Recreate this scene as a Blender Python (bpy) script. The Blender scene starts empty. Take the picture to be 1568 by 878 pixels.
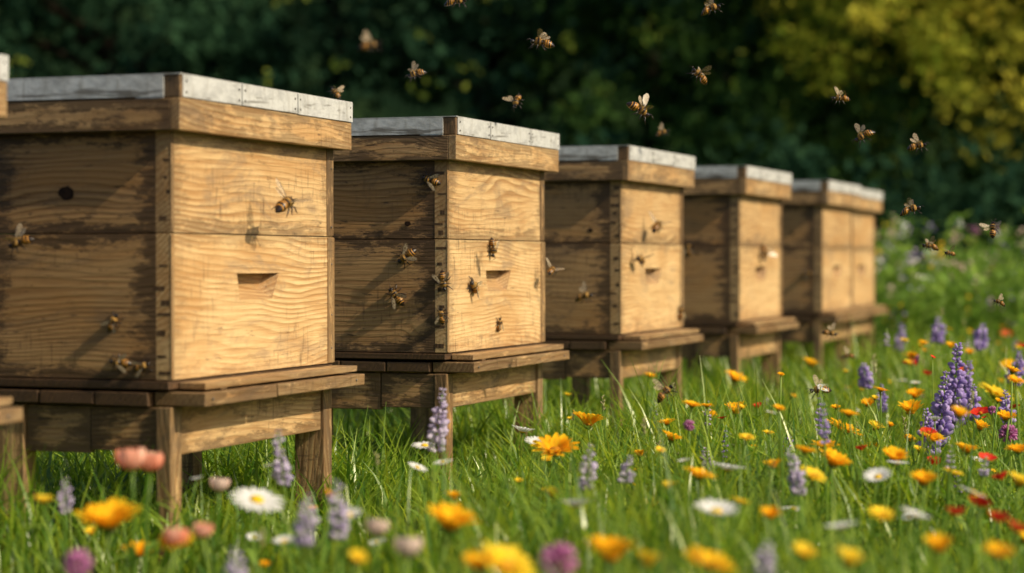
import bpy, math, random
import numpy as np
from mathutils import Vector, Matrix
random.seed(7); rng=np.random.default_rng(7)
sc=bpy.context.scene
CAMZ=.61; F=3200.
SUN=Vector((.885*.80,-.465*.80,.60)).normalized()

def place(px,py,Y):            # bearing / drop measured on the photo -> metres at distance Y
    return Vector(((px-784)/F*Y, Y, CAMZ-(py-398)/F*Y))

# ------------------------------------------------------------------ node helpers
def newmat(name):
    m=bpy.data.materials.new(name); m.use_nodes=True
    nt=m.node_tree; nt.nodes.clear()
    out=nt.nodes.new('ShaderNodeOutputMaterial')
    return m,nt,out
def put(nt,inp,val):
    if isinstance(val,bpy.types.NodeSocket): nt.links.new(val,inp)
    elif isinstance(val,(tuple,list)):
        v=list(val)
        if len(inp.default_value)==4 and len(v)==3: v.append(1)
        inp.default_value=v
    else: inp.default_value=val
def M(nt,op,a,b=None,c=None,clamp=False):
    n=nt.nodes.new('ShaderNodeMath'); n.operation=op; n.use_clamp=clamp
    put(nt,n.inputs[0],a)
    if b is not None: put(nt,n.inputs[1],b)
    if c is not None: put(nt,n.inputs[2],c)
    return n.outputs[0]
def VM(nt,op,a,b):
    n=nt.nodes.new('ShaderNodeVectorMath'); n.operation=op
    put(nt,n.inputs[0],a); put(nt,n.inputs[1],b); return n.outputs[0]
def mix(nt,f,a,b,blend='MIX'):
    n=nt.nodes.new('ShaderNodeMix'); n.data_type='RGBA'; n.blend_type=blend
    put(nt,n.inputs[0],f); put(nt,n.inputs[6],a); put(nt,n.inputs[7],b); return n.outputs[2]
def noise(nt,vec,scale=1,detail=3,rough=.55,dist=0):
    n=nt.nodes.new('ShaderNodeTexNoise'); 
    if vec is not None: put(nt,n.inputs['Vector'],vec)
    n.inputs['Scale'].default_value=scale; n.inputs['Detail'].default_value=detail
    n.inputs['Roughness'].default_value=rough; n.inputs['Distortion'].default_value=dist
    return n.outputs[0]
def smooth(nt,x,a,b,lo=0.,hi=1.):
    n=nt.nodes.new('ShaderNodeMapRange'); n.interpolation_type='SMOOTHSTEP'
    put(nt,n.inputs[0],x); put(nt,n.inputs[1],a); put(nt,n.inputs[2],b); put(nt,n.inputs[3],lo); put(nt,n.inputs[4],hi)
    return n.outputs[0]
def attr(nt,name):
    n=nt.nodes.new('ShaderNodeAttribute'); n.attribute_name=name; return n
def sep(nt,v):
    n=nt.nodes.new('ShaderNodeSeparateXYZ'); put(nt,n.inputs[0],v); return n.outputs
def comb(nt,x,y,z):
    n=nt.nodes.new('ShaderNodeCombineXYZ'); put(nt,n.inputs[0],x);put(nt,n.inputs[1],y);put(nt,n.inputs[2],z); return n.outputs[0]
def bump(nt,h,s,d=.001):
    n=nt.nodes.new('ShaderNodeBump'); n.inputs['Strength'].default_value=s; n.inputs['Distance'].default_value=d
    put(nt,n.inputs['Height'],h); return n.outputs[0]
def princ(nt,out,col,rough=.6,spec=.3,normal=None,metal=0):
    p=nt.nodes.new('ShaderNodeBsdfPrincipled')
    put(nt,p.inputs['Base Color'],col); put(nt,p.inputs['Roughness'],rough)
    p.inputs['Specular IOR Level'].default_value=spec; put(nt,p.inputs['Metallic'],metal)
    if normal is not None: put(nt,p.inputs['Normal'],normal)
    nt.links.new(p.outputs[0],out.inputs[0]); return p

# ------------------------------------------------------------------ materials
def wood_mat():
    m,nt,out=newmat('pine_wood')
    pc=attr(nt,'pc').outputs['Vector']; hs=attr(nt,'hs').outputs['Vector']; rn=attr(nt,'rn').outputs['Vector']
    tone,s1,s2=sep(nt,rn)
    off=comb(nt,M(nt,'MULTIPLY',s1,13.7),M(nt,'MULTIPLY',s2,9.1),M(nt,'MULTIPLY',s1,5.3))
    g=VM(nt,'ADD',pc,off)
    gx,gy,gz=sep(nt,g)
    warp=noise(nt,VM(nt,'MULTIPLY',g,(1.0,3.3,3.3)),1,2,.5)
    warp2=noise(nt,VM(nt,'MULTIPLY',g,(4,18,18)),1,2,.5)
    vo=nt.nodes.new('ShaderNodeTexVoronoi'); vo.feature='F1'
    put(nt,vo.inputs['Vector'],VM(nt,'MULTIPLY',g,(2.6,6.5,3)))
    vo.inputs['Scale'].default_value=1.0
    cr=sep(nt,vo.outputs['Color'])[0]
    keep=M(nt,'GREATER_THAN',cr,.58)
    kd=vo.outputs['Distance']
    kinf=M(nt,'MULTIPLY',keep,smooth(nt,kd,.30,.0))
    ph=M(nt,'ADD',M(nt,'MULTIPLY',M(nt,'ADD',gy,M(nt,'MULTIPLY',gz,.7)),76),M(nt,'MULTIPLY',warp,15))
    ph=M(nt,'ADD',ph,M(nt,'MULTIPLY',warp2,1.7))
    ph=M(nt,'ADD',ph,M(nt,'MULTIPLY',kinf,3.6))
    fr=M(nt,'FRACT',ph)
    ring=M(nt,'MULTIPLY',smooth(nt,fr,.15,.88),smooth(nt,fr,1.0,.84))
    fib=noise(nt,VM(nt,'MULTIPLY',g,(9,330,330)),1,3,.6)
    fibm=noise(nt,VM(nt,'MULTIPLY',g,(4,120,120)),1,4,.65)
    fib2=noise(nt,VM(nt,'MULTIPLY',g,(28,700,700)),1,2,.6)
    knot=M(nt,'MULTIPLY',keep,smooth(nt,M(nt,'ADD',kd,M(nt,'MULTIPLY',warp2,.05)),.115,.070))
    light=mix(nt,tone,(.75,.52,.255),(.25,.115,.033))
    dark=mix(nt,tone,(.40,.205,.070),(.095,.040,.013))
    blot=noise(nt,VM(nt,'MULTIPLY',g,(2.2,6,6)),1,4,.6)
    ringamt=M(nt,'MULTIPLY',ring,smooth(nt,blot,.34,.66,.16,.92))
    col=mix(nt,ringamt,light,dark)
    col=mix(nt,smooth(nt,fib,.45,.75,0,.45),col,dark)
    col=mix(nt,smooth(nt,fibm,.47,.72,0,.75),col,dark)
    pt=noise(nt,VM(nt,'MULTIPLY',VM(nt,'ADD',g,(1,2,8)),(2.6,8,8)),1,4,.6,.5)
    col=mix(nt,smooth(nt,pt,.45,.66,0,.55),col,mix(nt,tone,(.48,.255,.090),(.34,.16,.044)))
    st=noise(nt,VM(nt,'MULTIPLY',g,(4.2,10,10)),1,7,.75,.8)
    col=mix(nt,smooth(nt,st,.50,.68,0,.74),col,mix(nt,tone,(.33,.22,.125),(.060,.036,.020)))
    # short dark weather checks
    st2=noise(nt,VM(nt,'MULTIPLY',VM(nt,'ADD',g,(3,7,1)),(16,85,85)),1,5,.75)
    thr=M(nt,'SUBTRACT',.635,M(nt,'MULTIPLY',tone,.06))
    col=mix(nt,smooth(nt,st2,thr,M(nt,'ADD',thr,.07),0,.85),col,(.055,.032,.017))
    st3=noise(nt,VM(nt,'MULTIPLY',VM(nt,'ADD',g,(6,1,4)),(130,14,14)),1,4,.7)
    s3m=M(nt,'MULTIPLY',smooth(nt,st3,.54,.66),smooth(nt,noise(nt,VM(nt,'MULTIPLY',g,(3.5,6,6)),1,2,.5),.44,.62))
    col=mix(nt,M(nt,'MULTIPLY',s3m,.65),col,(.12,.068,.034))
    col=mix(nt,M(nt,'MULTIPLY',knot,.88),col,(.065,.027,.012))
    # dirt and damp along board edges
    ap=nt.nodes.new('ShaderNodeVectorMath'); ap.operation='ABSOLUTE'; put(nt,ap.inputs[0],pc)
    e=sep(nt,VM(nt,'SUBTRACT',hs,ap.outputs[0]))
    en=noise(nt,VM(nt,'MULTIPLY',g,(13,44,44)),1,6,.8)
    ey=M(nt,'SUBTRACT',e[1],M(nt,'MULTIPLY',M(nt,'SUBTRACT',en,.42),.20))
    ex=M(nt,'SUBTRACT',e[0],M(nt,'MULTIPLY',M(nt,'SUBTRACT',en,.36),.27))
    em=M(nt,'MAXIMUM',smooth(nt,ey,.014,-.006),smooth(nt,ex,.026,-.016))
    em=M(nt,'MULTIPLY',em,M(nt,'ADD',M(nt,'MULTIPLY',tone,1.0),.20),clamp=True)
    em=M(nt,'MINIMUM',em,.84)
    col=mix(nt,em,col,(.046,.027,.015))
    h=M(nt,'ADD',M(nt,'MULTIPLY',ring,-.5),M(nt,'ADD',M(nt,'MULTIPLY',fib,-1.),M(nt,'MULTIPLY',fib2,-.5)))
    h=M(nt,'SUBTRACT',h,M(nt,'ADD',M(nt,'MULTIPLY',em,.8),M(nt,'MULTIPLY',fibm,1.4)))
    princ(nt,out,col,M(nt,'ADD',M(nt,'MULTIPLY',fib,.2),.46),.32,bump(nt,h,.75,.0014))
    return m
def metal_mat():
    m,nt,out=newmat('galvanised_sheet')
    tc=nt.nodes.new('ShaderNodeTexCoord').outputs['Object']
    a=noise(nt,VM(nt,'MULTIPLY',tc,(18,18,30)),1,5,.7)
    b=noise(nt,VM(nt,'MULTIPLY',tc,(4,4,45)),1,4,.65,.5)
    c=noise(nt,VM(nt,'MULTIPLY',tc,(60,60,12)),1,3,.6)
    col=mix(nt,smooth(nt,a,.35,.7),(.70,.69,.66),(.42,.415,.40))
    col=mix(nt,smooth(nt,c,.50,.72,0,.5),col,(.32,.29,.24))
    col=mix(nt,smooth(nt,b,.55,.64,0,.8),col,(.12,.10,.075))
    princ(nt,out,col,smooth(nt,a,.3,.7,.4,.65),.5,bump(nt,a,.45,.004),metal=.25)
    return m
def simple_mat(name,col,rough=.6,spec=.3,var=.35,scale=60):
    m,nt,out=newmat(name)
    tc=nt.nodes.new('ShaderNodeTexCoord').outputs['Object']
    n=noise(nt,tc,scale,4,.6)
    c2=tuple(c*(1-var) for c in col)
    princ(nt,out,mix(nt,smooth(nt,n,.3,.7),col,c2),rough,spec,bump(nt,n,.3,.002))
    return m
def leaf_mat(name,c1,c2,trans=.4,gloss=.06,rough=.4,tcol=None):
    m,nt,out=newmat(name)
    t=attr(nt,'tint').outputs['Fac']
    col=mix(nt,t,c1,c2)
    d=nt.nodes.new('ShaderNodeBsdfDiffuse'); put(nt,d.inputs[0],col)
    tr=nt.nodes.new('ShaderNodeBsdfTranslucent')
    put(nt,tr.inputs[0],mix(nt,t,tcol[0],tcol[1]) if tcol else col)
    ms=nt.nodes.new('ShaderNodeMixShader'); ms.inputs[0].default_value=trans
    nt.links.new(d.outputs[0],ms.inputs[1]); nt.links.new(tr.outputs[0],ms.inputs[2])
    last=ms
    if gloss>0:
        g=nt.nodes.new('ShaderNodeBsdfGlossy'); g.inputs['Roughness'].default_value=rough; g.inputs[0].default_value=(.95,.95,.80,1)
        ms2=nt.nodes.new('ShaderNodeMixShader'); ms2.inputs[0].default_value=gloss
        nt.links.new(ms.outputs[0],ms2.inputs[1]); nt.links.new(g.outputs[0],ms2.inputs[2]); last=ms2
    nt.links.new(last.outputs[0],out.inputs[0]); return m
def wing_mat():
    m,nt,out=newmat('bee_wing')
    tc=nt.nodes.new('ShaderNodeTexCoord').outputs['Object']
    w=nt.nodes.new('ShaderNodeTexVoronoi'); w.feature='DISTANCE_TO_EDGE'; put(nt,w.inputs['Vector'],VM(nt,'MULTIPLY',tc,(6,14,6))); w.inputs['Scale'].default_value=1
    vein=smooth(nt,w.outputs['Distance'],.10,.02)
    d=nt.nodes.new('ShaderNodeBsdfPrincipled'); put(nt,d.inputs['Base Color'],mix(nt,vein,(.70,.56,.36),(.12,.07,.03))); d.inputs['Roughness'].default_value=.25
    t=nt.nodes.new('ShaderNodeBsdfTransparent')
    ms=nt.nodes.new('ShaderNodeMixShader'); put(nt,ms.inputs[0],M(nt,'ADD',M(nt,'MULTIPLY',vein,.4),.42))
    nt.links.new(t.outputs[0],ms.inputs[1]); nt.links.new(d.outputs[0],ms.inputs[2]); nt.links.new(ms.outputs[0],out.inputs[0]); return m

WOOD=wood_mat(); METAL=metal_mat()
NAIL=simple_mat('nail_steel',(.12,.11,.10),.4,.5)
KNOT=simple_mat('dark_knot',(.035,.016,.008),.7,.2,.6,90)
GRASS=leaf_mat('grass_blade',(.070,.18,.014),(.36,.48,.045),.5,.05,.35,((.14,.30,.010),(.66,.72,.045)))
STEM=leaf_mat('stem_green',(.14,.28,.035),(.31,.44,.065),.45,.03)
ORANGE=leaf_mat('calendula_petal',(.93,.43,.012),(.96,.66,.03),.42,0)
YELL=leaf_mat('yellow_petal',(.93,.66,.03),(.95,.76,.08),.42,0)
OCENT=simple_mat('calendula_center',(.62,.24,.015),.8,.1,.5,400)
WHITE=leaf_mat('daisy_petal',(.82,.82,.79),(.88,.86,.83),.4,0)
YCENT=simple_mat('daisy_center',(.85,.55,.02),.8,.1,.4,400)
PURP=leaf_mat('lupine_floret',(.32,.22,.56),(.62,.50,.80),.35,0)
LAV=leaf_mat('lavender_floret',(.50,.42,.60),(.74,.65,.80),.35,0)
CORAL=leaf_mat('tulip_petal',(.85,.30,.18),(.94,.58,.44),.4,.03)
RED=leaf_mat('poppy_petal',(.72,.03,.02),(.84,.10,.05),.35,0)
MAG=leaf_mat('clover_petal',(.50,.14,.36),(.70,.34,.55),.35,0)
SEED=leaf_mat('seed_head',(.36,.32,.16),(.55,.48,.28),.3,0)
PINKW=leaf_mat('pale_pink_petal',(.70,.50,.42),(.80,.66,.56),.35,0)

# ------------------------------------------------------------------ geometry container
class Geo:
    def __init__(s): s.v=[];s.f=[];s.m=[];s.t=[]
    def add(s,vs,fs,mat,tint=.5):
        o=len(s.v); s.v.extend([tuple(v) for v in vs]); s.f.extend([tuple(i+o for i in f) for f in fs])
        s.m.extend([mat]*len(fs)); s.t.extend([tint]*len(vs))
    def merge(s,g,Mx,dt=0):
        o=len(s.v); s.v.extend([tuple(Mx@Vector(v)) for v in g.v]); s.f.extend([tuple(i+o for i in f) for f in g.f])
        s.m.extend(g.m); s.t.extend([min(1,max(0,t+dt)) for t in g.t])
    def mesh(s,name,mats,smooth=True):
        me=bpy.data.meshes.new(name); me.from_pydata(s.v,[],s.f)
        for m in mats: me.materials.append(m)
        me.polygons.foreach_set('material_index',s.m)
        a=me.attributes.new('tint','FLOAT','POINT'); a.data.foreach_set('value',s.t)
        if smooth: me.polygons.foreach_set('use_smooth',[True]*len(s.f))
        me.update(); return me
def obj(name,me,parent=None,loc=None):
    o=bpy.data.objects.new(name,me); sc.collection.objects.link(o)
    if parent: o.parent=parent
    if loc is not None: o.location=loc
    return o
def tube(G,pts,rads,mat,n=6,tint=.5):
    pts=[Vector(p) for p in pts]; vs=[];fs=[]
    for i,p in enumerate(pts):
        d=(pts[min(i+1,len(pts)-1)]-pts[max(i-1,0)]).normalized()
        a=d.orthogonal().normalized() if i==0 else (a-d*a.dot(d)).normalized()
        b=d.cross(a)
        for k in range(n):
            th=2*math.pi*k/n; vs.append(p+(a*math.cos(th)+b*math.sin(th))*rads[i])
    for i in range(len(pts)-1):
        for k in range(n):
            fs.append((i*n+k,i*n+(k+1)%n,(i+1)*n+(k+1)%n,(i+1)*n+k))
    fs.append(tuple(range(n))[::-1]); fs.append(tuple((len(pts)-1)*n+k for k in range(n)))
    G.add(vs,fs,mat,tint)
def ellipsoid(G,c,r,mat,nu=8,nv=6,Rm=None,tint=.5):
    vs=[];fs=[]
    for j in range(1,nv):
        ph=math.pi*j/nv
        for i in range(nu):
            th=2*math.pi*i/nu
            p=Vector((r[0]*math.sin(ph)*math.cos(th),r[1]*math.sin(ph)*math.sin(th),r[2]*math.cos(ph)))
            if Rm: p=Rm@p
            vs.append(Vector(c)+p)
    t=Vector((0,0,r[2]));b=-t
    if Rm: t=Rm@t;b=Rm@b
    vs.append(Vector(c)+t);vs.append(Vector(c)+b)
    for j in range(nv-2):
        for i in range(nu):
            fs.append((j*nu+i,j*nu+(i+1)%nu,(j+1)*nu+(i+1)%nu,(j+1)*nu+i))
    T=len(vs)-2
    for i in range(nu):
        fs.append((T,(i+1)%nu,i)); fs.append((T+1,(nv-2)*nu+i,(nv-2)*nu+(i+1)%nu))
    G.add(vs,fs,mat,tint)

# ------------------------------------------------------------------ beehives
class WoodGeo:
    def __init__(s): s.v=[];s.f=[];s.pc=[];s.hs=[];s.rn=[]
    def raw(s,vs,fs,lo,hi,grain,tone,seed=None):
        lo=np.array(lo);hi=np.array(hi);c=(lo+hi)/2;h=(hi-lo)/2
        ax='xyz'.index(grain); rest=[i for i in range(3) if i!=ax]
        rest.sort(key=lambda i:-h[i]); order=[ax]+rest
        o=len(s.v); sd=seed or (random.random(),random.random())
        for v in vs:
            v=np.array(v,float); s.v.append(tuple(v)); p=(v-c)[order]; s.pc+=list(p); s.hs+=list(h[order]); s.rn+=[tone,sd[0],sd[1]]
        s.f+= [tuple(i+o for i in f) for f in fs]
    def board(s,x0,x1,y0,y1,z0,z1,grain='x',tone=.2,jit=.0007,seed=None):
        j=lambda:random.uniform(-jit,jit)
        vs=[(x+j(),y+j(),z+j()) for x in (x0,x1) for y in (y0,y1) for z in (z0,z1)]
        fs=[(0,1,3,2),(4,6,7,5),(0,4,5,1),(2,3,7,6),(0,2,6,4),(1,5,7,3)]
        s.raw(vs,fs,(x0,y0,z0),(x1,y1,z1),grain,tone,seed)
    def mk(s,name,parent,bev=.0022):
        me=bpy.data.meshes.new(name); me.from_pydata(s.v,[],s.f); me.materials.append(WOOD)
        for n,d in (('pc',s.pc),('hs',s.hs),('rn',s.rn)):
            a=me.attributes.new(n,'FLOAT_VECTOR','POINT'); a.data.foreach_set('vector',d)
        me.update(); o=obj(name,me,parent)
        if bev:
            b=o.modifiers.new('edge','BEVEL'); b.width=bev; b.segments=2; b.limit_method='ANGLE'; b.angle_limit=math.radians(40)
        return o
W=.765; D=.46; ZB=.37; ZS=ZB+.2935; ZT=ZB+.5; T=.034
HIVES=[(-.678,4.156),(-.167,5.387),(.350,6.751),(.890,8.205),(1.437,9.70),(1.707,10.62),(-1.213,3.04)]
ANG=math.radians(70)
def hive(i,X,Y):
    e=obj('beehive',None); e.location=(X,Y,0); e.rotation_euler=(0,0,ANG); e.empty_display_size=.2
    R=random.uniform
    ft=[.04,.05,.08,.12,.12,.12,.12][i]; stn=[.62,.66,.62,.66,.6,.6,.6][i]  # darker side tone: weathering plus shade painted into the wood colour
    def box(name,z0,z1,hand,dx,dy,tf,ts):
        g=WoodGeo(); x0,x1,y0,y1=dx,W-dx,dy,D-dy
        sd=(random.random(),random.random())
        if not hand: g.board(x0,x1,y0,y0+T,z0,z1,'x',tf,seed=sd)
        else:
            # hand grip: pocket with a flat back and a sloped sill
            a,b,c,d=.281,.480,.525,.581
            o=[(x0,y0,z0),(x1,y0,z0),(x1,y0,z1),(x0,y0,z1)]
            h=[(a+.014,y0,c),(b-.034,y0,c),(b,y0,d),(a,y0,d)]
            bk=[(x0,y0+T,z0),(x1,y0+T,z0),(x1,y0+T,z1),(x0,y0+T,z1)]
            fs=[(0,1,5,4),(1,2,6,5),(2,3,7,6),(3,0,4,7),
                (9,8,11,10),(0,8,9,1),(1,9,10,2),(2,10,11,3),(3,11,8,0)]
            g.raw(o+h+bk,fs,(x0,y0,z0),(x1,y0+T,z1),'x',tf,sd)
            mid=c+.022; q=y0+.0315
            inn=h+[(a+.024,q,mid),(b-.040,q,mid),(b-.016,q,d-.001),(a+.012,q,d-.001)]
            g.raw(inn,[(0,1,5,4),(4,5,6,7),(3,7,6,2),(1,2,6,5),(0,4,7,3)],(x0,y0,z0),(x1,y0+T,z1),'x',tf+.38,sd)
        g.board(x0,x1,y1-T,y1,z0,z1,'x',ts)
        g.board(x0,x0+T,y0+T,y1-T,z0,z1,'y',ts)
        g.board(x1-T,x1,y0+T,y1-T,z0,z1,'y',ts)
        g.board(x0-.0008,x0+.011,y0-.0016,y0-.0001,z0+.001,z1-.001,'z',min(1,tf+.22),0)
        g.board(x1-.034,x1+.001,y0-.0022,y0-.0001,z0+.001,z1-.001,'z',min(1,tf+.30),0)
        g.mk(name,e)
        g=WoodGeo(); z=z0+R(.008,.03)
        while z<z1-.016:
            hh=R(.004,.012); yc=R(.0,.014)
            g.board(x0-.0005,x0-.0001,y0+.001+yc,y0+yc+R(.010,.030),z,z+hh,'z',R(.75,1.0),0)
            z+=R(.020,.058)
        g.mk('finger_joints_'+name,e,0)
    box('lower_box',ZB,ZS-.0014,True,0,0,ft,stn)
    box('upper_box',ZS+.0014,ZT,False,.002,.0015,ft+.17,stn+.08)
    g=WoodGeo()
    g.board(-.004,W+.004,.004,D,ZB-.019,ZB-.003,'x',.95)
    g.board(.035,W+.006,-.058,.002,ZB-.020,ZB-.006,'x',.28)
    g.board(.10,.128,-.058,-.002,ZB-.0245,ZB-.0205,'y',.5)
    g.mk('landing_board',e)
    g=WoodGeo(); zt=ZB-.025; zb=ZB-.052
    g.board(.012,.33,-.070,.045,zb,zt,'x',.45); g.board(.334,W+.02,-.071,.045,zb+.001,zt-.0005,'x',.35)
    for a,b in ((.049,.17),(.174,.30),(.304,.40),(.404,D+.02)):
        g.board(-.004+R(-.008,.004),W+.012+R(-.006,.008),a,b,zb+R(-.001,.002),zt-R(.0,.001),'x',.82+R(-.1,.1))
    g.mk('stand_deck',e)
    g=WoodGeo(); zt=zb-.003; ap=.094
    lx=.046; yb=.345
    for (a,b,w2) in ((.004,.004,.034),(W-lx,.004,.074),(.004,yb,.062),(W-lx,yb,.062)):
        g.board(a,a+lx,b,b+w2,-.02,zt,'z',.38+R(-.06,.1))
    g.board(.004+lx+.001,W-lx-.001,.010,.030,zt-ap+R(-.006,.006),zt-.002,'x',.32)
    g.board(.004+lx+.001,W-lx-.001,yb+.006,yb+.026,zt-ap,zt-.002,'x',.7)
    g.board(.010,.032,.004+.034+.001,.190,zt-ap+.004,zt-.001,'y',.60)
    g.board(.012,.034,.193,yb-.001,zt-ap-.003,zt-.001,'y',.52)
    g.board(W-.034,W-.012,.080,yb-.001,zt-ap,zt-.001,'y',.6)
    g.mk('stand_legs',e)
    a,b=.035,.026; zl=ZT-.004; zw=ZT+.060; zm=ZT+.106
    g=WoodGeo()
    tw=.022
    g.board(-b,W+b,-a,-a+tw,zl,zw,'x',.24)
    g.board(-b,-b+tw,-a+tw,D+a-tw,zl,zw,'y',.52); g.board(W+b-tw,W+b,-a+tw,D+a-tw,zl,zw,'y',.4)
    g.board(-b,W+b,D+a-tw,D+a,zl,zw,'x',.4)
    g.board(-b+tw,W+b-tw,-a+tw,D+a-tw,ZT+.003,zw-.004,'x',.6)
    g.board(-b+.0015,-b+.052,-a+.0015,-a+.034,zw+.0006,zm-.001,'z',.55)
    g.board(-b+.003,W+b-.003,-a+.004,D+a-.004,zw+.0008,zm-.003,'x',.6)
    g.mk('lid',e)
    G=Geo()
    def mb(x0,x1,y0,y1,z0,z1):
        vs=[(x,y,z) for x in (x0,x1) for y in (y0,y1) for z in (z0,z1)]
        G.add(vs,[(0,1,3,2),(4,6,7,5),(0,4,5,1),(2,3,7,6),(0,2,6,4),(1,5,7,3)],0)
    xs=[-b+.010,.235+R(-.02,.02),.52+R(-.03,.03),W+b+.001]
    for k in range(3):
        o=.0008*k
        mb(xs[k]+.0015,xs[k+1]-.0015,-a-.0012-o,-a+.003,zw+.003-R(0,.002),zm)
    mb(-b-.0014,-b+.002,-a+.036,D+a,zw+.003,zm-.0005)
    mb(-b-.0006,-b+.001,-a+.0365,-a+.10,zw-.0,zw+.0028)
    mb(-b-.0012,W+b+.002,-a-.0010,D+a+.001,zm+.0004,zm+.0022)
    me=G.mesh('metal_cover',[METAL],False); obj('metal_cover',me,e)
    G=Geo()
    for k in range(3):
        for xx in (xs[k]+.012,xs[k+1]-.014):
            for zz in (zw+.012,zm-.012): ellipsoid(G,(xx,-a-.003,zz),(.0026,.0014,.0026),0,8,4)
    for zz in (ZB+.03,ZB+.12,ZB+.22,ZS+.03,ZS+.16):
        ellipsoid(G,(W-.015,-.0026,zz+R(-.01,.01)),(.0026,.001,.0026),0,8,4)
    for xx in (.04,W-.03): ellipsoid(G,(xx,-.0725,ZB-.038),(.003,.0014,.003),0,8,4)
    obj('nail_heads',G.mesh('nail_heads',[NAIL]),e)
    G=Geo()
    ks=[(.24,.745,.016)] if i in(0,) else [(.10+R(0,.25),.72+R(-.03,.05),.008)]
    for (yy,zz,r) in ks:
        n=18; x=.0007
        vs=[(x,yy,zz)]
        for k in range(n):
            th=2*math.pi*k/n; rr=r*(1+R(-.14,.14))
            vs.append((x+.0003,yy+rr*math.cos(th)*1.15,zz+rr*math.sin(th)*.9))
        G.add(vs,[(0,1+(k+1)%n,1+k) for k in range(n)],0)
    obj('knots',G.mesh('knots',[KNOT]),e)
    return e
hv=[hive(i,*p) for i,p in enumerate(HIVES)]

# ------------------------------------------------------------------ honey bees
AMB=simple_mat('bee_amber',(.55,.25,.035),.45,.4,.4,12)
BLK=simple_mat('bee_dark',(.022,.011,.007),.35,.5,.4,12)
FUZ=simple_mat('bee_fuzz',(.42,.24,.07),.9,.1,.5,20)
EYE=simple_mat('bee_eye',(.012,.008,.006),.15,.6)
WING=wing_mat()
def bee_mesh(fly,seed):
    r=random.Random(seed); G=Geo(); n=12
    prof=[(.50,.012,0,1),(.485,.06,-.005,1),(.45,.098,-.012,1),(.40,.108,-.012,1),(.36,.085,-.005,1),(.335,.045,0,1),
          (.315,.075,.005,1),(.27,.135,.012,2),(.20,.168,.018,2),(.12,.168,.018,1),(.05,.125,.010,2),(.01,.06,0,1),(-.015,.04,-.005,1)]
    bands=[(-.045,.075,0),(-.08,.125,0),(-.11,.15,1),(-.15,.168,0),(-.19,.176,0),(-.225,.176,1),(-.265,.168,0),(-.295,.158,1),(-.33,.145,1),
           (-.36,.125,0),(-.40,.105,1),(-.435,.080,1),(-.47,.05,1),(-.50,.008,1)]
    curl=r.uniform(.3,.9) if fly else .35
    for x,rad,m in bands: prof.append((x,rad,-.01-curl*(x+.02)**2,m))
    vs=[];fs=[];ms=[]
    for (x,rad,zc,m) in prof:
        for k in range(n):
            th=2*math.pi*k/n; vs.append((x,rad*math.cos(th)*(1.05),zc+rad*math.sin(th)*.95))
    for i in range(len(prof)-1):
        for k in range(n): fs.append((i*n+k,(i+1)*n+k,(i+1)*n+(k+1)%n,i*n+(k+1)%n)); ms.append(prof[i+1][3])
    G.add(vs,fs,0); G.m[-len(fs):]=ms
    for s in(-1,1):
        ellipsoid(G,(.425,s*.085,.01),(.045,.032,.065),3,8,6)
        tube(G,[(.47,s*.03,.05),(.53,s*.07,.10),(.60,s*.12,.06),(.66,s*.15,.01)],[.012,.011,.011,.009],1,5)
        for (x0,dx) in ((.26,.20),(.16,.02),(.07,-.20)):
            w=r.uniform(.8,1.1); dn=-.30 if fly else -.20; L=.20 if fly else .30
            tube(G,[(x0,s*.10,-.09),(x0+dx*.4,s*(.12+.4*L)*w,-.10),(x0+dx*.8,s*(.10+L*.75)*w,dn*.75),(x0+dx*1.25,s*(.10+L*.95)*w,dn)],
                 [.024,.026,.018,.009],1,5)
        def wing(root,L,Wd,ang,up,twist):
            out=[(0,0),(.25,.16),(.55,.30),(.85,.34),(1.0,.16),(.97,-.10),(.75,-.40),(.45,-.42),(.18,-.18)]
            d=Vector((math.cos(ang)*math.cos(up),s*math.sin(ang)*math.cos(up),math.sin(up)))
            c=Vector((math.cos(ang-math.pi/2),s*math.sin(ang-math.pi/2),0)).normalized()
            c=(c*math.cos(twist)+Vector((0,0,1))*math.sin(twist)); c=(c-d*c.dot(d)).normalized()
            pts=[Vector(root)+d*(u*L)+c*(v*Wd) for u,v in out]
            cen=Vector(root)+d*(.5*L)+Vector((0,0,.006))
            G.add([cen]+pts,[(0,1+k,1+(k+1)%len(pts)) for k in range(len(pts))],4)
            tube(G,[Vector(root)]+[pts[1],pts[2],pts[3],pts[4]],[.011,.009,.008,.006,.004],1,4)
        if fly:
            up=r.uniform(.15,.75); wing((.19,s*.10,.13),.66,.34,math.radians(r.uniform(95,120)),up,.3); wing((.10,s*.10,.11),.46,.30,math.radians(r.uniform(125,145)),up*.8,.3)
        else:
            a=r.uniform(146,158); wing((.17,s*.09,.15),.64,.26,math.radians(a),.02,.1); wing((.09,s*.08,.13),.48,.22,math.radians(a-8),.0,.1)
    for q in range(260):
        x=r.uniform(.02,.32) if q<220 else r.uniform(-.12,-.02); th=r.uniform(-.5,math.pi+.5)
        rad=.165*math.sqrt(max(.05,1-((x-.16)/.19)**2)) if q<220 else .10
        d=Vector((r.uniform(-.4,.2),math.cos(th),math.sin(th))).normalized()
        p=Vector((x,rad*math.cos(th),.015+rad*math.sin(th)))
        t=d.orthogonal().normalized()*.006
        G.add([p-t,p+t,p+d*r.uniform(.03,.055)],[(0,1,2)],2)
    return G.mesh('honey_bee',[AMB,BLK,FUZ,EYE,WING])
BF=[bee_mesh(True,s) for s in range(4)]; BR=[bee_mesh(False,s) for s in range(2)]
def frame(fwd,up):
    x=Vector(fwd).normalized(); u=Vector(up); z=(u-x*u.dot(x)).normalized(); y=z.cross(x)
    return Matrix((x,y,z)).transposed()
nb=[0]
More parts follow.
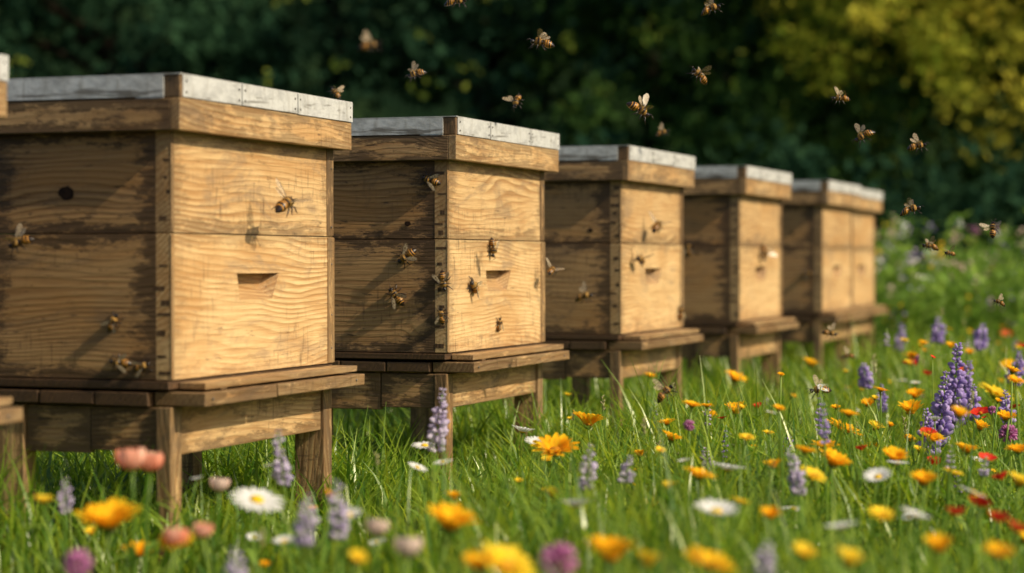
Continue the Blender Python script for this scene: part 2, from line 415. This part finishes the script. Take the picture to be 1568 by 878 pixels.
def bee(loc,fwd,up,size,fly):
    me=(BF if fly else BR)[nb[0]%(4 if fly else 2)]; nb[0]+=1
    o=obj('honey_bee',me); o.matrix_world=Matrix.Translation(loc)@frame(fwd,up).to_4x4()@Matrix.Scale(size*1.18,4)
dR=Vector((math.cos(ANG),math.sin(ANG),0)); nF=Vector((dR.y,-dR.x,0)); nS=-dR
def on_plane(px,py,p0,n):
    d=Vector(((px-784)/F,1,-(py-398)/F)); c=Vector((0,0,CAMZ)); t=(Vector(p0)-c).dot(n)/d.dot(n); return c+d*t
def bee_wall(i,px,py,face,head,size=.036,off=None,fly=False):
    X,Y=HIVES[i]; n=nF if face=='f' else nS
    o=size*.22 if off is None else off
    p=on_plane(px,py,Vector((X,Y,0))+n*o,n)
    side=dR if face=='f' else nF
    h=math.radians(head); fwd=side*math.cos(h)+Vector((0,0,1))*math.sin(h)
    up=n if not fly else (Vector((0,0,1))+n*.5)
    bee(p,fwd,up,size,fly)
bee_wall(0,437,312,'f',12,.060,.085,True)
bee_wall(0,32,370,'s',200,.050,.05,True)
bee_wall(0,172,495,'s',60,.036); bee_wall(0,184,556,'s',175,.040); bee_wall(0,216,562,'s',20,.034)
bee_wall(1,660,277,'s',160,.046); bee_wall(1,623,392,'s',215,.050); bee_wall(1,607,455,'s',130,.050)
bee_wall(1,678,430,'s',280,.046); bee_wall(1,676,485,'s',95,.038)
bee_wall(1,755,379,'f',270,.046); bee_wall(1,727,440,'f',150,.050); bee_wall(1,765,498,'f',80,.034)
bee_wall(1,845,414,'f',20,.042,.05,True)
bee_wall(2,1006,346,'f',20,.058,.045,True); bee_wall(2,981,398,'f',170,.056,.03,True); bee_wall(2,893,454,'s',10,.054,.05,True); bee_wall(2,1043,480,'f',90,.046)
bee_wall(3,1171,386,'f',260,.060,.02,True); bee_wall(3,1054,382,'s',90,.048); bee_wall(4,1236,420,'s',20,.048)
for (px,py,Y,hd,sz) in [(565,70,3.4,10,.030),(638,112,5.6,200,.044),(515,143,5.9,120,.036),(697,2,5.4,0,.05),(831,66,4.9,170,.050),(791,154,5.6,250,.042),
    (978,167,4.9,-40,.054),(1013,203,6.8,30,.036),(1072,117,5.3,140,.048),(1087,14,4.8,30,.042),(1288,151,5.2,190,.040),(1323,207,5.0,230,.044),
    (1403,224,5.4,20,.044),(1393,321,5.2,15,.046),(1520,352,4.8,95,.036),(1425,377,5.6,170,.040),(1455,388,5.2,175,.028),(1531,463,5.0,150,.026),
    (1257,597,5.4,185,.048),(1017,602,4.6,60,.042),(1270,510,6.4,-30,.042),(1300,545,7,190,.04)]:
    h=math.radians(hd+random.uniform(-15,15))
    fwd=Vector((math.cos(h),random.uniform(-.5,.4),math.sin(h)*.6)); 
    bee(place(px,py,Y),fwd,(random.uniform(-.3,.3),random.uniform(-.5,.1),1),sz,True)

# ------------------------------------------------------------------ flowers
FM=[STEM,ORANGE,OCENT,WHITE,YCENT,PURP,LAV,CORAL,RED,MAG,SEED,YELL,PINKW]
def petal(G,mat,Mx,ang,r0,L,Wd,e0,e1,rows=4,z0=0,cup=.12,tint=.5,tip=.35):
    ca,sa=math.cos(ang),math.sin(ang); vs=[]; x=r0;z=z0
    for i in range(rows+1):
        t=i/rows; w=Wd*.5*(tip+(1-tip)*math.sin(math.pi*min(1,.18+.70*t)))*(1 if i<rows else .45)
        for k,s in((0,-1),(1,0),(2,1)):
            zz=z+(abs(s)*cup*Wd)
            vs.append(Mx@Vector((x*ca-s*w*sa,x*sa+s*w*ca,zz)))
        e=e0+(e1-e0)*t; x+=L/rows*math.cos(e); z+=L/rows*math.sin(e)
    fs=[]
    for i in range(rows):
        a=i*3; fs+=[(a,a+1,a+4,a+3),(a+1,a+2,a+5,a+4)]
    G.add(vs,fs,mat,tint)
def stem(G,H,lean,R=.0022,leaves=3,seedr=random):
    pts=[];n=5
    for i in range(n+1):
        t=i/n; pts.append(Vector((lean[0]*t*t,lean[1]*t*t,H*t)))
    tube(G,pts,[R*1.2-(R*.4)*i/n for i in range(n+1)],0,5,random.random())
    for k in range(leaves):
        t=random.uniform(.08,.62); p=Vector((lean[0]*t*t,lean[1]*t*t,H*t))
        petal(G,0,Matrix.Translation(p),random.uniform(0,6.28),.0,random.uniform(.04,.085),random.uniform(.010,.02),random.uniform(.5,1.1),random.uniform(-.5,.3),4,0,.15,random.random())
    return pts[-1]
def tiltM(p,a=.35,toward=0):
    return Matrix.Translation(p)@Matrix.Rotation(random.uniform(-a,a)+toward,4,'X')@Matrix.Rotation(random.uniform(-a,a)+toward*.6,4,'Y')@Matrix.Rotation(random.uniform(0,6),4,'Z')
def calendula(G,H,r,lean,petm=1,open_=None):
    p=stem(G,H-r*.15,lean,.0026); Mx=tiltM(p,.28,.18); o=open_ if open_ is not None else random.uniform(.25,.85)
    for lay,(nn,l,eo) in enumerate(((17,1.,0.),(15,.86,.22),(12,.6,.42))):
        for k in range(nn):
            petal(G,petm,Mx,2*math.pi*(k+.5*lay+random.uniform(-.2,.2))/nn,r*.16,r*.9*l*random.uniform(.88,1.08),r*.27,o+eo+.25+random.uniform(-.1,.1),o+eo-.45+random.uniform(-.15,.15),4,r*.02*lay,.10,random.random())
    ellipsoid(G,Mx@Vector((0,0,r*.10)),(r*.27,r*.27,r*.13),2,10,6,Mx.to_3x3())
    for k in range(9): petal(G,0,Mx,2*math.pi*k/9,.0,r*.42,r*.15,.1,.9,3,-r*.10,.1,random.random())
    ellipsoid(G,Mx@Vector((0,0,-r*.06)),(r*.2,r*.2,r*.12),0,8,5,Mx.to_3x3())
def daisy(G,H,r,lean,pm=3):
    p=stem(G,H,lean,.0018,2); Mx=tiltM(p,.35,.12); o=random.uniform(.0,.45)
    for lay in range(2):
        for k in range(15): petal(G,pm,Mx,2*math.pi*(k+.5*lay+random.uniform(-.15,.15))/15,r*.2,r*.82*random.uniform(.9,1.05),r*.22,o+.15+.1*lay,o-.3,3,r*.01*lay,.06,random.random())
    ellipsoid(G,Mx@Vector((0,0,r*.05)),(r*.26,r*.26,r*.15),4,10,6,Mx.to_3x3())
    ellipsoid(G,Mx@Vector((0,0,-r*.06)),(r*.16,r*.16,r*.1),0,8,5,Mx.to_3x3())
def spike(G,H,L,r,lean,mat=5,dens=1.0):
    stem(G,H,lean,.0024,4); n=int(L/.0095*dens)+2
    for i in range(n):
        t=i/(n-1); z=H-L*(1-t); tt=z/H; c=Vector((lean[0]*tt*tt,lean[1]*tt*tt,z)); rr=r*(1-.72*t**1.6)*(.75+.25*min(1,i/3))
        m=max(4,int(7*(1-.4*t))); ph=random.uniform(0,6)
        for k in range(m):
            if random.random()<.16: continue
            a=ph+2*math.pi*k/m; d=Vector((math.cos(a),math.sin(a),random.uniform(.0,.7))).normalized()
            Rm=d.to_track_quat('Z','Y').to_matrix(); s=random.uniform(.75,1.25)
            ellipsoid(G,c+d*rr*.62*s+Vector((0,0,random.uniform(-.002,.002))),(rr*.20*s,rr*.30*s,rr*.46*s),mat,5,4,Rm,random.random())
def tulip(G,H,r,lean,mat=7):
    p=stem(G,H,lean,.003,3); Mx=tiltM(p,.15)
    for lay in range(2):
        for k in range(4): petal(G,mat,Mx,2*math.pi*(k+.5*lay)/4,r*.08,r*2.1,r*1.25,.35,2.0-.1*lay,6,0,.16,random.random(),.3)
    ellipsoid(G,Mx@Vector((0,0,0)),(r*.25,r*.25,r*.2),0,8,5,Mx.to_3x3())
def poppy(G,H,r,lean,mat=8):
    p=stem(G,H,lean,.0016,2); Mx=tiltM(p,.5); o=random.uniform(.3,.9)
    for k in range(5): petal(G,mat,Mx,2*math.pi*k/5,r*.05,r,r*1.15,o,o-.3,4,0,.12,random.random(),.3)
    ellipsoid(G,Mx@Vector((0,0,r*.12)),(r*.2,r*.2,r*.18),2,8,5,Mx.to_3x3())
def clover(G,H,r,lean,mat=9):
    p=stem(G,H,lean,.002,3)
    for q in range(85):
        d=Vector((random.gauss(0,1),random.gauss(0,1),random.gauss(.25,.9))).normalized()
        ellipsoid(G,p+d*r*.62,(r*.10,r*.13,r*.40),mat,4,3,d.to_track_quat('Z','Y').to_matrix(),random.random())
def seedhead(G,H,L,lean):
    stem(G,H,lean,.0012,1); n=int(L/.0035)
    for i in range(n):
        t=i/n; z=H-L+L*t; tt=z/H; c=Vector((lean[0]*tt*tt,lean[1]*tt*tt,z)); rr=.0055*math.sin(math.pi*(.12+.8*t))
        a=i*2.4; d=Vector((math.cos(a),math.sin(a),1.2)).normalized()
        ellipsoid(G,c+Vector((math.cos(a),math.sin(a),0))*rr*.5,(.002,.002,.006),10,4,3,d.to_track_quat('Z','Y').to_matrix(),random.random())
def flower(kind,px,py,size,Y=None,H=None,L=None):
    """px,py = measured bearing of the head; Y distance; it grows from the ground"""
    if Y is None: Y=(CAMZ-(H or .21))*F/(py-398)
    p=place(px,py,Y); h=max(.05,p.z); lean=(random.uniform(-.03,.03),random.uniform(-.03,.03)); G=Geo()
    base=Vector((p.x-lean[0],p.y-lean[1],0)); s=size*Y/F*1.16
    if kind=='cal': calendula(G,h,s,lean); nm='calendula_flower'
    elif kind=='yel': calendula(G,h,s,lean,11); nm='yellow_flower'
    elif kind=='dai': daisy(G,h,s,lean); nm='daisy_flower'
    elif kind=='lup': spike(G,h,L*Y/F,s,lean,5,1.1); nm='lupine_flower'
    elif kind=='lav': spike(G,h,L*Y/F,s,lean,6,1.); nm='lavender_flower'
    elif kind=='tul': tulip(G,h,s,lean); nm='tulip_flower'
    elif kind=='pin': tulip(G,h,s,lean,12); nm='tulip_flower'
    elif kind=='pop': poppy(G,h,s,lean); nm='poppy_flower'
    elif kind=='clo': clover(G,h,s,lean); nm='clover_flower'
    obj(nm,G.mesh(nm,FM),None,base)
for a in [('cal',167,800,48),('cal',688,803,42),('cal',850,688,33),('cal',900,648,27),('cal',1028,672,18),('cal',1070,728,25),('cal',1185,714,16),
    ('cal',1265,684,21),('cal',1275,708,28),('cal',1290,657,27),('cal',1395,630,22),('cal',1370,702,22),('cal',1415,738,23),('cal',1425,672,20),
    ('yel',772,866,44),('cal',935,852,42),('cal',1085,864,38),('cal',1125,580,18),('cal',1128,630,19),('yel',1243,728,20),('cal',1402,606,15),
    ('yel',1026,746,14),('cal',1240,558,14),('cal',1395,547,13),('yel',1524,603,26),('cal',1549,566,20),('cal',1541,640,18),('yel',990,862,26),
    ('yel',1132,768,14),('cal',1480,690,20),('yel',545,858,18),('cal',1330,620,13),('yel',1560,740,22),('yel',1230,850,22),('yel',1300,862,28),('cal',1440,840,26),
    ('cal',735,868,30),('cal',1180,790,18),('yel',1350,790,20),('cal',1530,850,26),('cal',1500,655,15),('yel',1460,725,16),('cal',1560,690,18),('yel',1340,655,14),
    ('dai',392,768,38),('dai',650,684,19),('dai',800,662,17),('dai',820,678,15),('dai',1097,786,32),('dai',1115,720,25),('dai',882,776,22),
    ('dai',678,709,14),('dai',1345,732,20),('dai',1402,792,22),('dai',1290,810,24),('dai',1490,755,20),('dai',1375,711,16),('dai',1450,620,14),
    ('pop',1500,776,17),('pop',1541,514,9),('pop',1502,635,14),('pop',1530,800,18),('pop',1548,628,13),('pop',1400,560,9),('pop',1320,690,9),
    ('pop',1555,575,11),('pop',1512,705,13),('pop',1475,570,9),('pop',1556,815,18),('pop',1562,530,8),('pop',1420,575,8),('pop',1465,790,15),('pop',1535,735,13),
    ('pin',335,755,11),('pin',575,822,13),('pin',625,855,15),('clo',118,866,22),('clo',855,862,28),('clo',1545,665,14)]:
    flower(*a)
for a in [('tul',202,722,17,3.35),('tul',230,724,15,3.45),('tul',268,838,14,3.0),('tul',310,825,11,3.1)]: flower(a[0],a[1],a[2],a[3],a[4])
for (k,px,py,s,L,Y) in [('lav',678,598,15,92,4.25),('lav',425,662,15,80,3.7),('lav',513,738,18,85,3.2),('lav',473,762,18,75,3.1),('lav',905,684,15,65,3.9),
    ('lav',965,700,13,40,4.0),('lav',1210,690,14,65,3.8),('lup',1467,527,17,130,5.6),('lup',1450,572,18,110,5.3),('lup',1418,628,16,70,5.0),('lup',1437,489,12,36,8.2),
    ('lup',1505,498,13,36,7.9),('lup',1323,558,12,36,6.6),('lav',1178,832,18,60,2.9),('lav',358,846,18,50,2.9),('lup',1382,498,9,40,9),('lup',1562,540,13,50,6.4),
    ('lup',1490,590,13,55,5.6),('lav',1080,688,12,28,4.6),('lup',1210,668,9,22,5.2),('lav',100,735,12,50,3.5),('lup',1540,600,12,50,5.4),('lup',1350,590,10,40,6.2),('lup',1485,555,12,60,6.0)]:
    flower(k,px,py,s,Y,None,L)
G=Geo(); cnt=0
def inhive(X,Y):
    for hx,hy in HIVES:
        v=Vector((X-hx,Y-hy,0)); a=v.dot(dR); b=-v.dot(nF)
        if -.03<a<W+.05 and -.09<b<D+.05: return True
    return False
def rowside(X,Y): return X-(-.678+.36*(Y-4.156))
while cnt<560:
    Y=2.75+11.5*random.random()**.9; X=random.uniform(-.30*Y-.2,.33*Y+.6)
    if inhive(X,Y): continue
    s=rowside(X,Y)
    if s<.12 and random.random()>.10: continue
    if s<.6 and random.random()>.30: continue
    # drifts, not an even sprinkle
    if math.sin(X*3.7+1.1*Y)+math.sin(Y*2.9-X*1.7+2)+random.gauss(0,.6)<-.1: continue
    g=Geo(); H=random.uniform(.07,.24) if s<.9 else random.uniform(.10,.36); lean=(random.uniform(-.03,.03),random.uniform(-.03,.03))
    q=random.random(); k=random.choice((.7,1,1,1.3))
    if q<.26: calendula(g,H,random.uniform(.012,.024)*k,lean,1)
    elif q<.48: calendula(g,H,random.uniform(.010,.020)*k,lean,11)
    elif q<.64: daisy(g,H,random.uniform(.011,.019)*k,lean)
    elif q<.72: spike(g,H+.05,random.uniform(.04,.09),random.uniform(.009,.014),lean,5,.8)
    elif q<.76: spike(g,H+.03,random.uniform(.03,.06),random.uniform(.009,.013),lean,6,.8)
    elif q<.84: poppy(g,H,random.uniform(.010,.017)*k,lean)
    elif q<.86: clover(g,H,random.uniform(.010,.014),lean)
    else: seedhead(g,H+random.uniform(.04,.14),random.uniform(.02,.04),lean)
    G.merge(g,Matrix.Translation((X,Y,0))); cnt+=1
obj('meadow_wildflowers',G.mesh('meadow_wildflowers',FM))

# tall thicket of wild herbs beyond the far hives
G=Geo()
for q in range(560):
    Y=random.uniform(11.3,17); X=random.uniform(1.75+.17*(Y-11),6.8)
    if inhive(X,Y): continue
    H=random.uniform(.36,.80)+ .14*math.sin(X*2.1+Y); lean=(random.uniform(-.08,.08),random.uniform(-.08,.08))
    g=Geo(); tube(g,[(0,0,0),(lean[0]*.3,lean[1]*.3,H*.5),(lean[0],lean[1],H)],[.005,.004,.002],0,4,.3)
    for k in range(24):
        t=random.uniform(.1,1); petal(g,0,Matrix.Translation((lean[0]*t*t,lean[1]*t*t,H*t)),random.uniform(0,6.28),0,random.uniform(.07,.16),random.uniform(.02,.045),random.uniform(.2,1.1),random.uniform(-.7,.3),3,0,.12,random.random())
    r=random.random(); p=Vector((lean[0],lean[1],H))
    if r<.6:
        mt=random.choice((3,5,6,12,3,9,11,12)); n=random.randint(5,12)
        for k in range(n):
            ellipsoid(g,p+Vector((random.gauss(0,.018),random.gauss(0,.018),random.uniform(-.06,.04))),(.010,.010,.010),mt,5,4,None,random.random())
    G.merge(g,Matrix.Translation((X,Y,0)))
obj('wild_herb_thicket',G.mesh('wild_herb_thicket',FM))

# ------------------------------------------------------------------ grass (one mesh)
def quadmesh(name,V,nq,mat,tint):
    me=bpy.data.meshes.new(name); N=V.shape[0]; me.vertices.add(N); me.vertices.foreach_set('co',V.astype(np.float32).ravel())
    Q=nq.reshape(-1,4); me.loops.add(Q.size); me.loops.foreach_set('vertex_index',Q.astype(np.int32).ravel())
    me.polygons.add(len(Q)); me.polygons.foreach_set('loop_start',np.arange(0,Q.size,4,dtype=np.int32))
    try: me.polygons.foreach_set('loop_total',np.full(len(Q),4,dtype=np.int32))
    except Exception: pass
    me.update(calc_edges=True); me.materials.append(mat)
    a=me.attributes.new('tint','FLOAT','POINT'); a.data.foreach_set('value',tint.astype(np.float32))
    me.polygons.foreach_set('use_smooth',np.ones(len(Q),dtype=bool)); me.validate(); return me
def blades(X,Y,H,Wd,bend):
    n=len(X); a=rng.uniform(0,2*np.pi,n); b=a+rng.uniform(-.7,.7,n)+np.pi/2
    R=5; t=np.linspace(0,1,R); V=np.zeros((n,R,2,3))
    for i,ti in enumerate(t):
        dx=bend*H*ti**2; z=H*(ti-.35*bend*ti**2.2)
        w=Wd*.5*(1-ti**1.7)*(.75+.5*math.sin(math.pi*min(1,ti+.2)))+.0003
        for k,s in((0,-1),(1,1)):
            V[:,i,k,0]=X+np.cos(a)*dx+s*np.cos(b)*w; V[:,i,k,1]=Y+np.sin(a)*dx+s*np.sin(b)*w; V[:,i,k,2]=z-.004
    base=(np.arange(n)*R*2)[:,None,None]; q=np.array([[2*i,2*i+1,2*i+3,2*i+2] for i in range(R-1)])[None]
    tint=np.repeat(np.clip(rng.normal(.38,.34,n),0,1),R*2)
    return V.reshape(-1,3),(base+q).reshape(-1,4),tint
def clump(X,Y): return .5+.25*np.sin(X*4.1+1.3*np.sin(Y*2.3))+.25*np.sin(Y*5.3+X*2.7+1)
Vs=[];Qs=[];Ts=[];o=0
def addg(V,Q,Tn):
    global o
    Vs.append(V);Qs.append(Q+o);Ts.append(Tn);o+=len(V)
def band(y0,y1,dens,h0,h1,w0,w1):
    area=(y1-y0)*(.36*(y0+y1)+1.2); n=int(area*dens)
    Y=rng.uniform(y0,y1,n); hw=.36*Y+.6; X=rng.uniform(-1,1,n)*hw
    c=clump(X,Y); keep=rng.random(n)<.35+.65*c; X=X[keep];Y=Y[keep];c=c[keep]
    H=rng.uniform(h0,h1,len(X))*(.50+1.0*c)
    H=np.where((Y<4.3)&(X<-.15),H*.82,H)
    row=X-(-.678+.36*(Y-4.156))
    H=np.where((Y>4.6)&(row<.42),H*.72,H)       # grazed shorter along the stands
    for hx,hy in HIVES:
        vx=X-hx;vy=Y-hy; a=vx*dR.x+vy*dR.y; b=-(vx*nF.x+vy*nF.y); ins=(a>0)&(a<W)&(b>0)&(b<D); H=np.where(ins,np.minimum(H,.13),H)
    addg(*blades(X,Y,H,rng.uniform(w0,w1,len(X)),rng.uniform(.15,1.05,len(X))))
band(2.2,4.6,2600,.09,.27,.004,.0095)
band(4.6,8,2000,.10,.30,.0045,.010)
band(8,14,720,.12,.31,.007,.013)
band(14,26,130,.15,.35,.012,.024)
n=3600; k=rng.integers(0,6,n); hx=np.array([h[0] for h in HIVES])[k]; hy=np.array([h[1] for h in HIVES])[k]
al=rng.normal(W+.28,.15,n); bl=rng.uniform(.0,.5,n)
X=hx+dR.x*al-nF.x*bl; Y=hy+dR.y*al-nF.y*bl
addg(*blades(X,Y,rng.uniform(.12,.28,n),rng.uniform(.005,.010,n),rng.uniform(.2,1.0,n)))
obj('grass',quadmesh('grass',np.concatenate(Vs),np.concatenate(Qs),GRASS,np.concatenate(Ts)))

# ------------------------------------------------------------------ ground
m,nt,out=newmat('meadow_soil')
tc=nt.nodes.new('ShaderNodeTexCoord').outputs['Object']
n1=noise(nt,tc,1.3,5,.6); n2=noise(nt,tc,30,5,.7)
c=mix(nt,smooth(nt,n1,.35,.65),(.030,.060,.014),(.06,.10,.022)); c=mix(nt,smooth(nt,n2,.4,.7,0,.6),c,(.03,.025,.014))
princ(nt,out,c,.95,.1,bump(nt,n2,.8,.03))
G=Geo(); nx=60; vs=[];fs=[]
for j in range(nx+1):
    for i in range(nx+1):
        x=(i/nx-.5)*400; y=(j/nx)*420-60; vs.append((x,y,0))
for j in range(nx):
    for i in range(nx): a=j*(nx+1)+i; fs.append((a,a+1,a+nx+2,a+nx+1))
G.add(vs,fs,0); obj('ground',G.mesh('ground',[m]))
m2,nt,out=newmat('hill_woodland')
tc=nt.nodes.new('ShaderNodeTexCoord').outputs['Object']
n1=noise(nt,tc,.35,6,.7); n2=noise(nt,tc,2,5,.7)
c=mix(nt,smooth(nt,n1,.4,.65),(.012,.028,.014),(.036,.065,.024)); princ(nt,out,c,1,.0,bump(nt,n2,1,.6))
G=Geo(); vs=[];fs=[];NX=120;NY=24
for j in range(NY+1):
    for i in range(NX+1):
        x=(i/NX-.5)*240; t=j/NY; y=38+t*60
        vs.append((x,y+random.uniform(-.6,.6),-.3+26*(t**.55)+2.2*math.sin(x*.12)*t+random.uniform(-.7,.7)*min(1,t*8)))
for j in range(NY):
    for i in range(NX): a=j*(NX+1)+i; fs.append((a,a+1,a+NX+2,a+NX+1))
G.add(vs,fs,0); obj('hill',G.mesh('hill',[m2]))

# ------------------------------------------------------------------ woodland
LD=leaf_mat('leaf_shade_green',(.015,.044,.026),(.042,.095,.044),.3,0)  # woodland shade put into a darker leaf colour
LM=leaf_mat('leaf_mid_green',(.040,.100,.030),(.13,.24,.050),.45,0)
LG=leaf_mat('leaf_glow_gold',(.20,.27,.025),(.85,.72,.10),.5,0)  # golden light glow put into the leaf colour
LS=leaf_mat('leaf_sunlit_green',(.12,.20,.03),(.42,.48,.08),.5,0)  # sunlight put into a brighter leaf colour
BARK=simple_mat('bark',(.030,.024,.016),.95,.05,.5,12)
def leafcloud(cent,rad,per,size,squash=.75):
    n=len(cent); C=np.repeat(cent,per,axis=0); Rr=np.repeat(rad,per); N=n*per
    d=rng.normal(size=(N,3)); d/=np.linalg.norm(d,axis=1)[:,None]; rr=Rr*rng.random(N)**.45
    P=C+d*rr[:,None]*np.array([1,1,squash])
    u=rng.normal(size=(N,3)); u/=np.linalg.norm(u,axis=1)[:,None]; w=np.cross(u,rng.normal(size=(N,3))); w/=np.linalg.norm(w,axis=1)[:,None]
    s=(size*rng.uniform(.6,1.3,N))[:,None]
    V=np.stack([P-u*s*.5,P+w*s*.28,P+u*s*.5,P-w*s*.28],axis=1).reshape(-1,3)
    Q=(np.arange(N)*4)[:,None]+np.arange(4)[None]
    ct=np.repeat(rng.uniform(0,.7,n),per)+rng.uniform(-.15,.3,N)
    return V,Q,np.repeat(np.clip(ct,0,1),4)
def tree_mesh(seed,leafm,Ht):
    random.seed(seed); G=Geo(); cen=[];rad=[]
    th=Ht*.32; lean=random.uniform(-.3,.3)
    trunk=[(0,0,-.1),(lean*.2,0,th*.5),(lean*.5,.1,th),(lean,.1,Ht*.6),(lean*1.1,.2,Ht*.85)]
    tube(G,trunk,[Ht*.022,Ht*.017,Ht*.015,Ht*.010,Ht*.004],0,9)
    for k in range(13):
        t=random.uniform(.22,.85); z=Ht*t; a=k*2.4+random.uniform(-.4,.4); L=Ht*.34*(1.15-t*.75)
        p0=Vector((lean*t,.1,z)); p1=p0+Vector((math.cos(a)*L*.5,math.sin(a)*L*.5,L*.25)); p2=p0+Vector((math.cos(a)*L,math.sin(a)*L,L*.42))
        tube(G,[p0,p1,p2],[Ht*.008,Ht*.005,Ht*.002],0,5)
        for q in range(4):
            f=random.uniform(.45,1.1); c=p0.lerp(p2,f)+Vector((random.gauss(0,.35),random.gauss(0,.35),random.gauss(0,.3))); cen.append(c); rad.append(random.uniform(.35,.75)*Ht/8)
    for q in range(8): cen.append((lean+random.gauss(0,.5),random.gauss(0,.5),Ht*random.uniform(.75,1.0))); rad.append(.6*Ht/8)
    V,Q,Tn=leafcloud(np.array([tuple(c) for c in cen]),np.array(rad),75,.20)
    o=len(G.v); G.v+= [tuple(v) for v in V.tolist()]; G.f+=[tuple(int(i)+o for i in q) for q in Q]; G.m+=[1]*len(Q); G.t+=Tn.tolist()
    return G.mesh('deciduous_tree',[BARK,leafm])
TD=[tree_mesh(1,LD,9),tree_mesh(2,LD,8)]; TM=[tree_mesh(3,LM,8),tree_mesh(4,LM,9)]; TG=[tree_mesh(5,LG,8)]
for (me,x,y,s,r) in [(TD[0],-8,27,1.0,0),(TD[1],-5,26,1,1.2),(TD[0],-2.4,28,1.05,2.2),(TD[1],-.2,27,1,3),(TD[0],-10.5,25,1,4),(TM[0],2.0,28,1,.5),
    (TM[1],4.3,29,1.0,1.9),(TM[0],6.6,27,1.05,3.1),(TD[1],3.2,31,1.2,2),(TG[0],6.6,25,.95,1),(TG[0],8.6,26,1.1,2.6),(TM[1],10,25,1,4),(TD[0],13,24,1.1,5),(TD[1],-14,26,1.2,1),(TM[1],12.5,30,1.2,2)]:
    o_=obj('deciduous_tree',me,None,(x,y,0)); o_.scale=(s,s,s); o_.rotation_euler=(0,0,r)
def under(name,n,xr,yr,zr,mat,per=60,size=.18,r=(.35,.85),wt=None):
    c=np.stack([rng.uniform(*xr,n),rng.uniform(*yr,n),zr[0]+(zr[1]-zr[0])*rng.random(n)],axis=1)
    if wt is not None: c=c[rng.random(n)<wt(c[:,0],c[:,2])]
    V,Q,Tn=leafcloud(c,rng.uniform(*r,len(c)),per,size); obj(name,quadmesh(name,V,Q,mat,Tn))
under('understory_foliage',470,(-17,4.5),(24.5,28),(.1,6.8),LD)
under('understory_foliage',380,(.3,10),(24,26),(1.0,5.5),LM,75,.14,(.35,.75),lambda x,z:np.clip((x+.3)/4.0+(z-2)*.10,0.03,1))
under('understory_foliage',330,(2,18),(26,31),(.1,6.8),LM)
# foliage on the right, its golden glow painted in as leaf colour
under('golden_glow_foliage',640,(3.0,10.5),(22.6,24.6),(1.6,6.3),LG,62,.11,(.22,.6),lambda x,z:np.clip((x-3.3)/2.9*.50+(z-2.2)*.34,0.0,1))
under('leaf_highlight_sprays',52,(-6,4.8),(23.4,24.4),(1.6,4.2),LS,5,.12,(.10,.30))  # bright leaf colour paints small blurred highlights among the trees
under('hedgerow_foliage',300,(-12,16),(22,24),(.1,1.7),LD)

# ------------------------------------------------------------------ light, world, camera
L=bpy.data.lights.new('sun','SUN'); L.energy=5.0; L.angle=math.radians(.5); L.color=(1,.87,.64)
lo=obj('sun',L); lo.rotation_euler=SUN.to_track_quat('Z','Y').to_euler(); lo.location=(10,-8,12)
w=bpy.data.worlds.new('World'); sc.world=w; w.use_nodes=True; nt=w.node_tree
sk=nt.nodes.new('ShaderNodeTexSky'); sk.sky_type='NISHITA'; sk.sun_disc=False; sk.dust_density=2.5
sk.sun_elevation=math.asin(SUN.z); sk.sun_rotation=math.atan2(SUN.x,SUN.y)
bg=nt.nodes['Background']; nt.links.new(sk.outputs[0],bg.inputs[0]); bg.inputs[1].default_value=.11
cam=bpy.data.cameras.new('camera'); co=obj('camera',cam); sc.camera=co
co.location=(0,0,CAMZ); co.rotation_euler=(math.radians(90)-math.atan(41/F),0,0)
cam.lens=36*F/1568; cam.sensor_width=36; cam.clip_end=1000; cam.clip_start=.05
cam.dof.use_dof=True; cam.dof.focus_distance=5.1; cam.dof.aperture_fstop=2.1
sc.view_settings.view_transform='Standard'; sc.view_settings.look='None'; sc.view_settings.exposure=0
